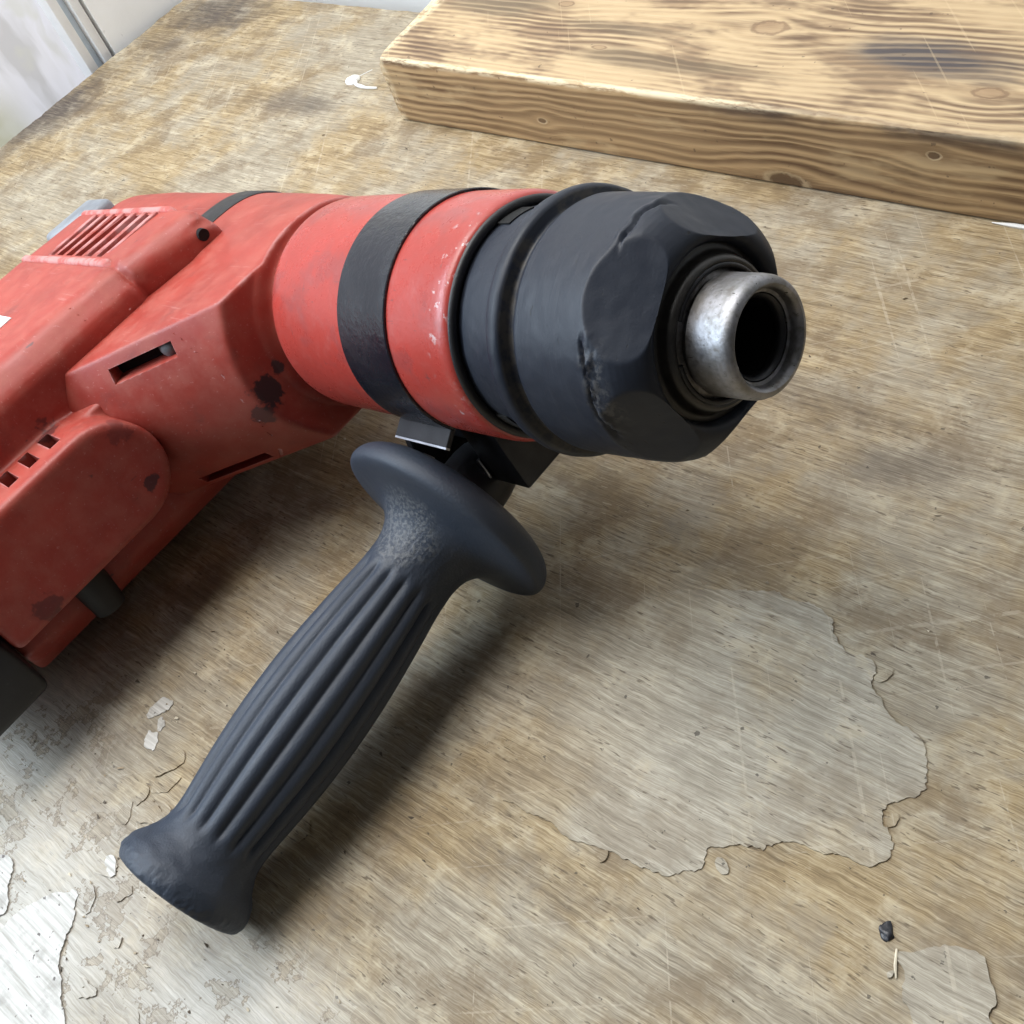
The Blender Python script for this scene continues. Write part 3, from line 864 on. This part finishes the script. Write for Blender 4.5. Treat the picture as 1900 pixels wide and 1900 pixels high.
# grey latch at the back of the casing, black strip behind the covers
b = bmesh.new(); add_box(b, (376, -14, 30), (404, 16, 40.5), 3, 3)
hpart('rear_latch', scaled(from_bm(b)), M_greyp, .8)
b = bmesh.new(); add_box(b, (371, 18, -12), (384, 176, 36), 4, 3)
hpart('rear_grip_pad', scaled(above_table(from_bm(b))), M_blk, .8)
# --- rear loop handle, mostly out of the picture
b = bmesh.new()
add_tube(b, [(385, 0, 0), (420, 5, 0), (452, 30, 0), (462, 90, 0), (455, 150, 0), (425, 178, 0), (375, 180, 0)], [18, 17, 16, 15.5, 16, 17, 18], 24)
me = bake(scaled(from_bm(b)), ('SUBSURF', dict(levels=2, render_levels=2)))
for v in me.vertices:
    z = (P1 + rot @ v.co).z
    if z < .001: v.co += (rot.transposed() @ Vector((0, 0, 1))) * (.001 - z)
hpart('rear_handle', me, M_blk, 3.2)

# --- side handle
hx = 127.0
A = Vector((hx, 43.5, -54.0)); E_ = Vector((0, .99414669, -.10803311)).normalized()
def frame(me):
    """bring a lathe (axis +x) onto the handle axis"""
    x = E_; z = Vector((1, 0, 0)); y = z.cross(x)
    mm = Matrix.Identity(4)
    for i in range(3): mm[i][0], mm[i][1], mm[i][2] = x[i], y[i], z[i]
    mm.translation = A
    me.transform(mm); return scaled(me)
NR = 17
def ribs(w, r, a):
    f = min(1, max(0, (w - 22) / 6.0)) * min(1, max(0, (119 - w) / 5.0))
    f = f * f * (3 - 2 * f)
    c = .5 + .5 * math.cos(a * NR + .6)
    d = 1.5 * (1 - c ** .42)
    q = r - f * d
    if 118 < w < 140: q += .35 * mn.noise((w * .5, math.cos(a) * 4, math.sin(a) * 4))
    if w > 130: q += (.32 * mn.noise((w * .9, math.cos(a) * 22, math.sin(a) * 22)) + .25 * mn.noise((w * .5, math.cos(a) * 5, math.sin(a) * 5))) * min(1, (w - 130) / 3)
    if 2 < w < 22: q += .22 * mn.noise((w * 1.1, math.cos(a) * 16, math.sin(a) * 16)) * max(0, math.cos(a + .5))
    return q
prof = smoothp([(-10.5, 9), (-10.5, 22), (-9.5, 30), (-6.5, 35.6), (-2.5, 38.0), (.8, 37.6), (2.0, 35.2), (2.8, 31.0), (3.8, 26.0), (5.6, 21.0), (9, 17.2), (14, 15.2), (21, 14.8),
                (40, 17.0), (58, 18.5), (75, 18.9), (92, 18.2), (108, 16.5), (116, 15.6), (121, 16.0), (125.5, 18.2), (129, 20.9), (132.5, 21.9), (135.5, 21.6), (137, 20.0), (137.4, 12), (137.4, .2)], 2)
grip = hpart('side_handle', frame(from_bm(lathe(dense(prof, .9), 240, ribs))), M_rub, 1.2)
hpart('handle_shaft', frame(from_bm(lathe([(-62, .1), (-62, 10), (-8, 10.5), (-4, 10.5)], 48))), M_blk, .7, grip)
hpart('shaft_sleeve', frame(from_bm(lathe(smoothp([(-26, 9), (-26, 11.6), (-9, 12.4), (-7, 12.4)], 1), 48))), M_blk, .7, grip)

# --- clamp band: a strap round the neck whose ends turn down into the bracket
def strap(s0, s1, r, th, a0, a1, n=120):
    bm = bmesh.new(); rings = []
    for i in range(n + 1):
        a = a0 + (a1 - a0) * i / n
        rings.append([bm.verts.new((s, rr * math.cos(a), rr * math.sin(a))) for s, rr in
                      ((s0, r), (s0, r + th - .25), (s0 + .3, r + th), (s1 - .3, r + th), (s1, r + th - .25), (s1, r))])
    for u, w in zip(rings, rings[1:]):
        for k in range(6): bm.faces.new((u[k], u[(k + 1) % 6], w[(k + 1) % 6], w[k]))
    bm.faces.new(rings[0]); bm.faces.new(rings[-1])
    return bm
band = hpart('clamp_band', scaled(from_bm(strap(105, 130.5, 34.9, 1.15, -.56, math.pi + .9))), M_band, .6)
b = bmesh.new()
ca, sa = math.cos(-.56), math.sin(-.56)
add_hull(b, [(s, r * ca + q * sa * -1, r * sa + q * ca) for s in (106, 134) for r in (34.8, 41.5) for q in (-1.2, .6)], .25, 1)
hpart('band_flange', scaled(from_bm(b)), M_darkmetal, .6, band)
b = bmesh.new()
add_hull(b, [(s, r * ca + q * sa * -1, r * sa + q * ca) for s in (106.2, 133.8) for r in (41.45, 42.1) for q in (-1.0, .5)])
hpart('flange_edge', scaled(from_bm(b)), M_edge, None, band)
# bracket below the neck
b = bmesh.new()
add_hull(b, [(99, 24, -24), (99, -22, -24), (99, 24, -50), (99, -22, -50), (117, 24, -26), (117, -22, -26), (117, 24, -50), (117, -22, -50)], .8, 2)
add_box(b, (99.5, -21, -40), (146, 18, -33), .8, 2)
br = hpart('clamp_bracket', scaled(from_bm(b)), M_darkmetal, .6)
b = bmesh.new()
pl = [(20, -30), (29, -28), (31, -36), (27, -42), (30, -49), (33, -54), (24, -60), (5, -58), (-18, -50), (-18, -33)]
add_prism(b, pl, 0, 141, 145, .5, 1)
hpart('bracket_cheek', scaled(from_bm(b)), M_blk, .6, br)
b = bmesh.new()
add_tube(b, [(140.6, 29.2, -38), (140.6, 27.3, -42), (140.6, 28.4, -46), (140.6, 31, -50)], .6, 8)
hpart('cheek_edge', scaled(from_bm(b)), M_edge, .8, br)
b = bmesh.new()
add_tube(b, [(117, 24.6, -40), (116.2, 24.9, -44), (116.4, 24.9, -47.5), (117.6, 24.6, -49.6)], .7, 8)
hpart('bracket_lip', scaled(from_bm(b)), M_edge, .8, br)

# ------------------------------------------------------------------ small things on the bench
M_white = plain('white_putty', (.82, .82, .80), .45, 0, .04)
b = bmesh.new()
bmesh.ops.create_icosphere(b, subdivisions=3, radius=1)
for v in b.verts:
    n = 1 + .16 * mn.noise(v.co * 1.7)
    v.co = Vector((v.co.x * 6.2 * n, v.co.y * 5.6 * n, max(-.2, v.co.z * 3.4 * n)))
blob = link('putty_blob', scaled(from_bm(b)), M_white, None, 3.2); blob.location = (-.519, .370, 0); blob.scale = (.8, .8, .8)
tag(blob, 'small white putty blob with a thread beside the beam end', 'putty')
b = bmesh.new()
add_tube(b, [(4, -1, 1), (8, -5, .9), (13, -6, 1), (20, -6.5, .8), (30, -5, .8)], [1.6, 1.2, 1.5, .9, .8], 10)
add_tube(b, [(3, 0, 2), (22, -8, 12), (56, -22, 29)], [.35, .25, .25], 6)
o = link('thread', scaled(from_bm(b)), M_white, blob, 1.0)

def lump(name, loc, r, mat, label, cat, seed, squash=.5, stretch=1.0, rotz=0):
    b = bmesh.new(); bmesh.ops.create_icosphere(b, subdivisions=3, radius=1)
    for v in b.verts:
        n = 1 + .55 * mn.noise(v.co * 1.4 + Vector((seed, 0, 0))) + .2 * mn.noise(v.co * 4)
        v.co = Vector((v.co.x * r * n * stretch, v.co.y * r * n, max(-.1, v.co.z * r * n * squash)))
    o = link(name, scaled(from_bm(b)), mat, None, 1.0); o.location = Vector(loc) * S; o.rotation_euler = (0, 0, rotz)
    return tag(o, label, cat)
lump('tar_crumb', (-51.5, 80.5, 0), 1.8, plain('black_tar', (.02, .021, .026), .35), 'black tar crumb near the right front edge of the bench', 'crumb', 3.0, .5, 1.5, -.9)

def splinter(name, pts, r, label, mat):
    b = bmesh.new(); add_tube(b, pts, r, 6)
    return tag(link(name, scaled(from_bm(b)), mat, None, .8), label, 'splinter')
M_spl = plain('pale_splinter', (.74, .66, .50), .6)
splinter('wood_splinter', [(-47.5, 78, .5), (-46, 74, .6), (-44.6, 71.5, .5)], [.25, .45, .2], 'thin pale splinter beside the black tar crumb', M_spl)
splinter('paper_sliver', [(-134, 342.6, .6), (-126, 342.8, .7), (-110, 343, .7)], [.2, .9, .9], 'white sliver sticking out under the front of the beam', M_white)

# crumbs and sawdust nobody could count
rnd = random.Random(11); b = bmesh.new()
for i in range(620):
    if rnd.random() < .45: x, y = rnd.gauss(-255, 45), rnd.gauss(-10, 45)
    else: x, y = rnd.uniform(-740, 0), rnd.uniform(-60, 340)
    r = abs(rnd.gauss(0, .32)) + .18
    q = [Vector((x + rnd.uniform(-r, r) * 1.6, y + rnd.uniform(-r, r), rnd.uniform(.0, r))) for _ in range(5)] + [Vector((x, y, -.1))]
    t = bmesh.new()
    for p in q: t.verts.new(p)
    bmesh.ops.convex_hull(t, input=t.verts[:])
    off = len(b.verts)
    mp = {v: b.verts.new(v.co) for v in t.verts if v.link_faces}
    for f in t.faces: b.faces.new([mp[v] for v in f.verts])
    t.free()
def crumb_mat():
    g = G('crumbs')
    c = g.ramp(g.noise(g.obj, .05, 2), [(.4, (.10, .075, .05)), (.5, (.35, .28, .19)), (.6, (.62, .55, .42))], 'CONSTANT')
    return g.fin(c, .7)
o = link('sawdust', scaled(from_bm(b)), crumb_mat()); tag(o, 'scattered sawdust and tiny crumbs over the bench', 'sawdust', kind='stuff')
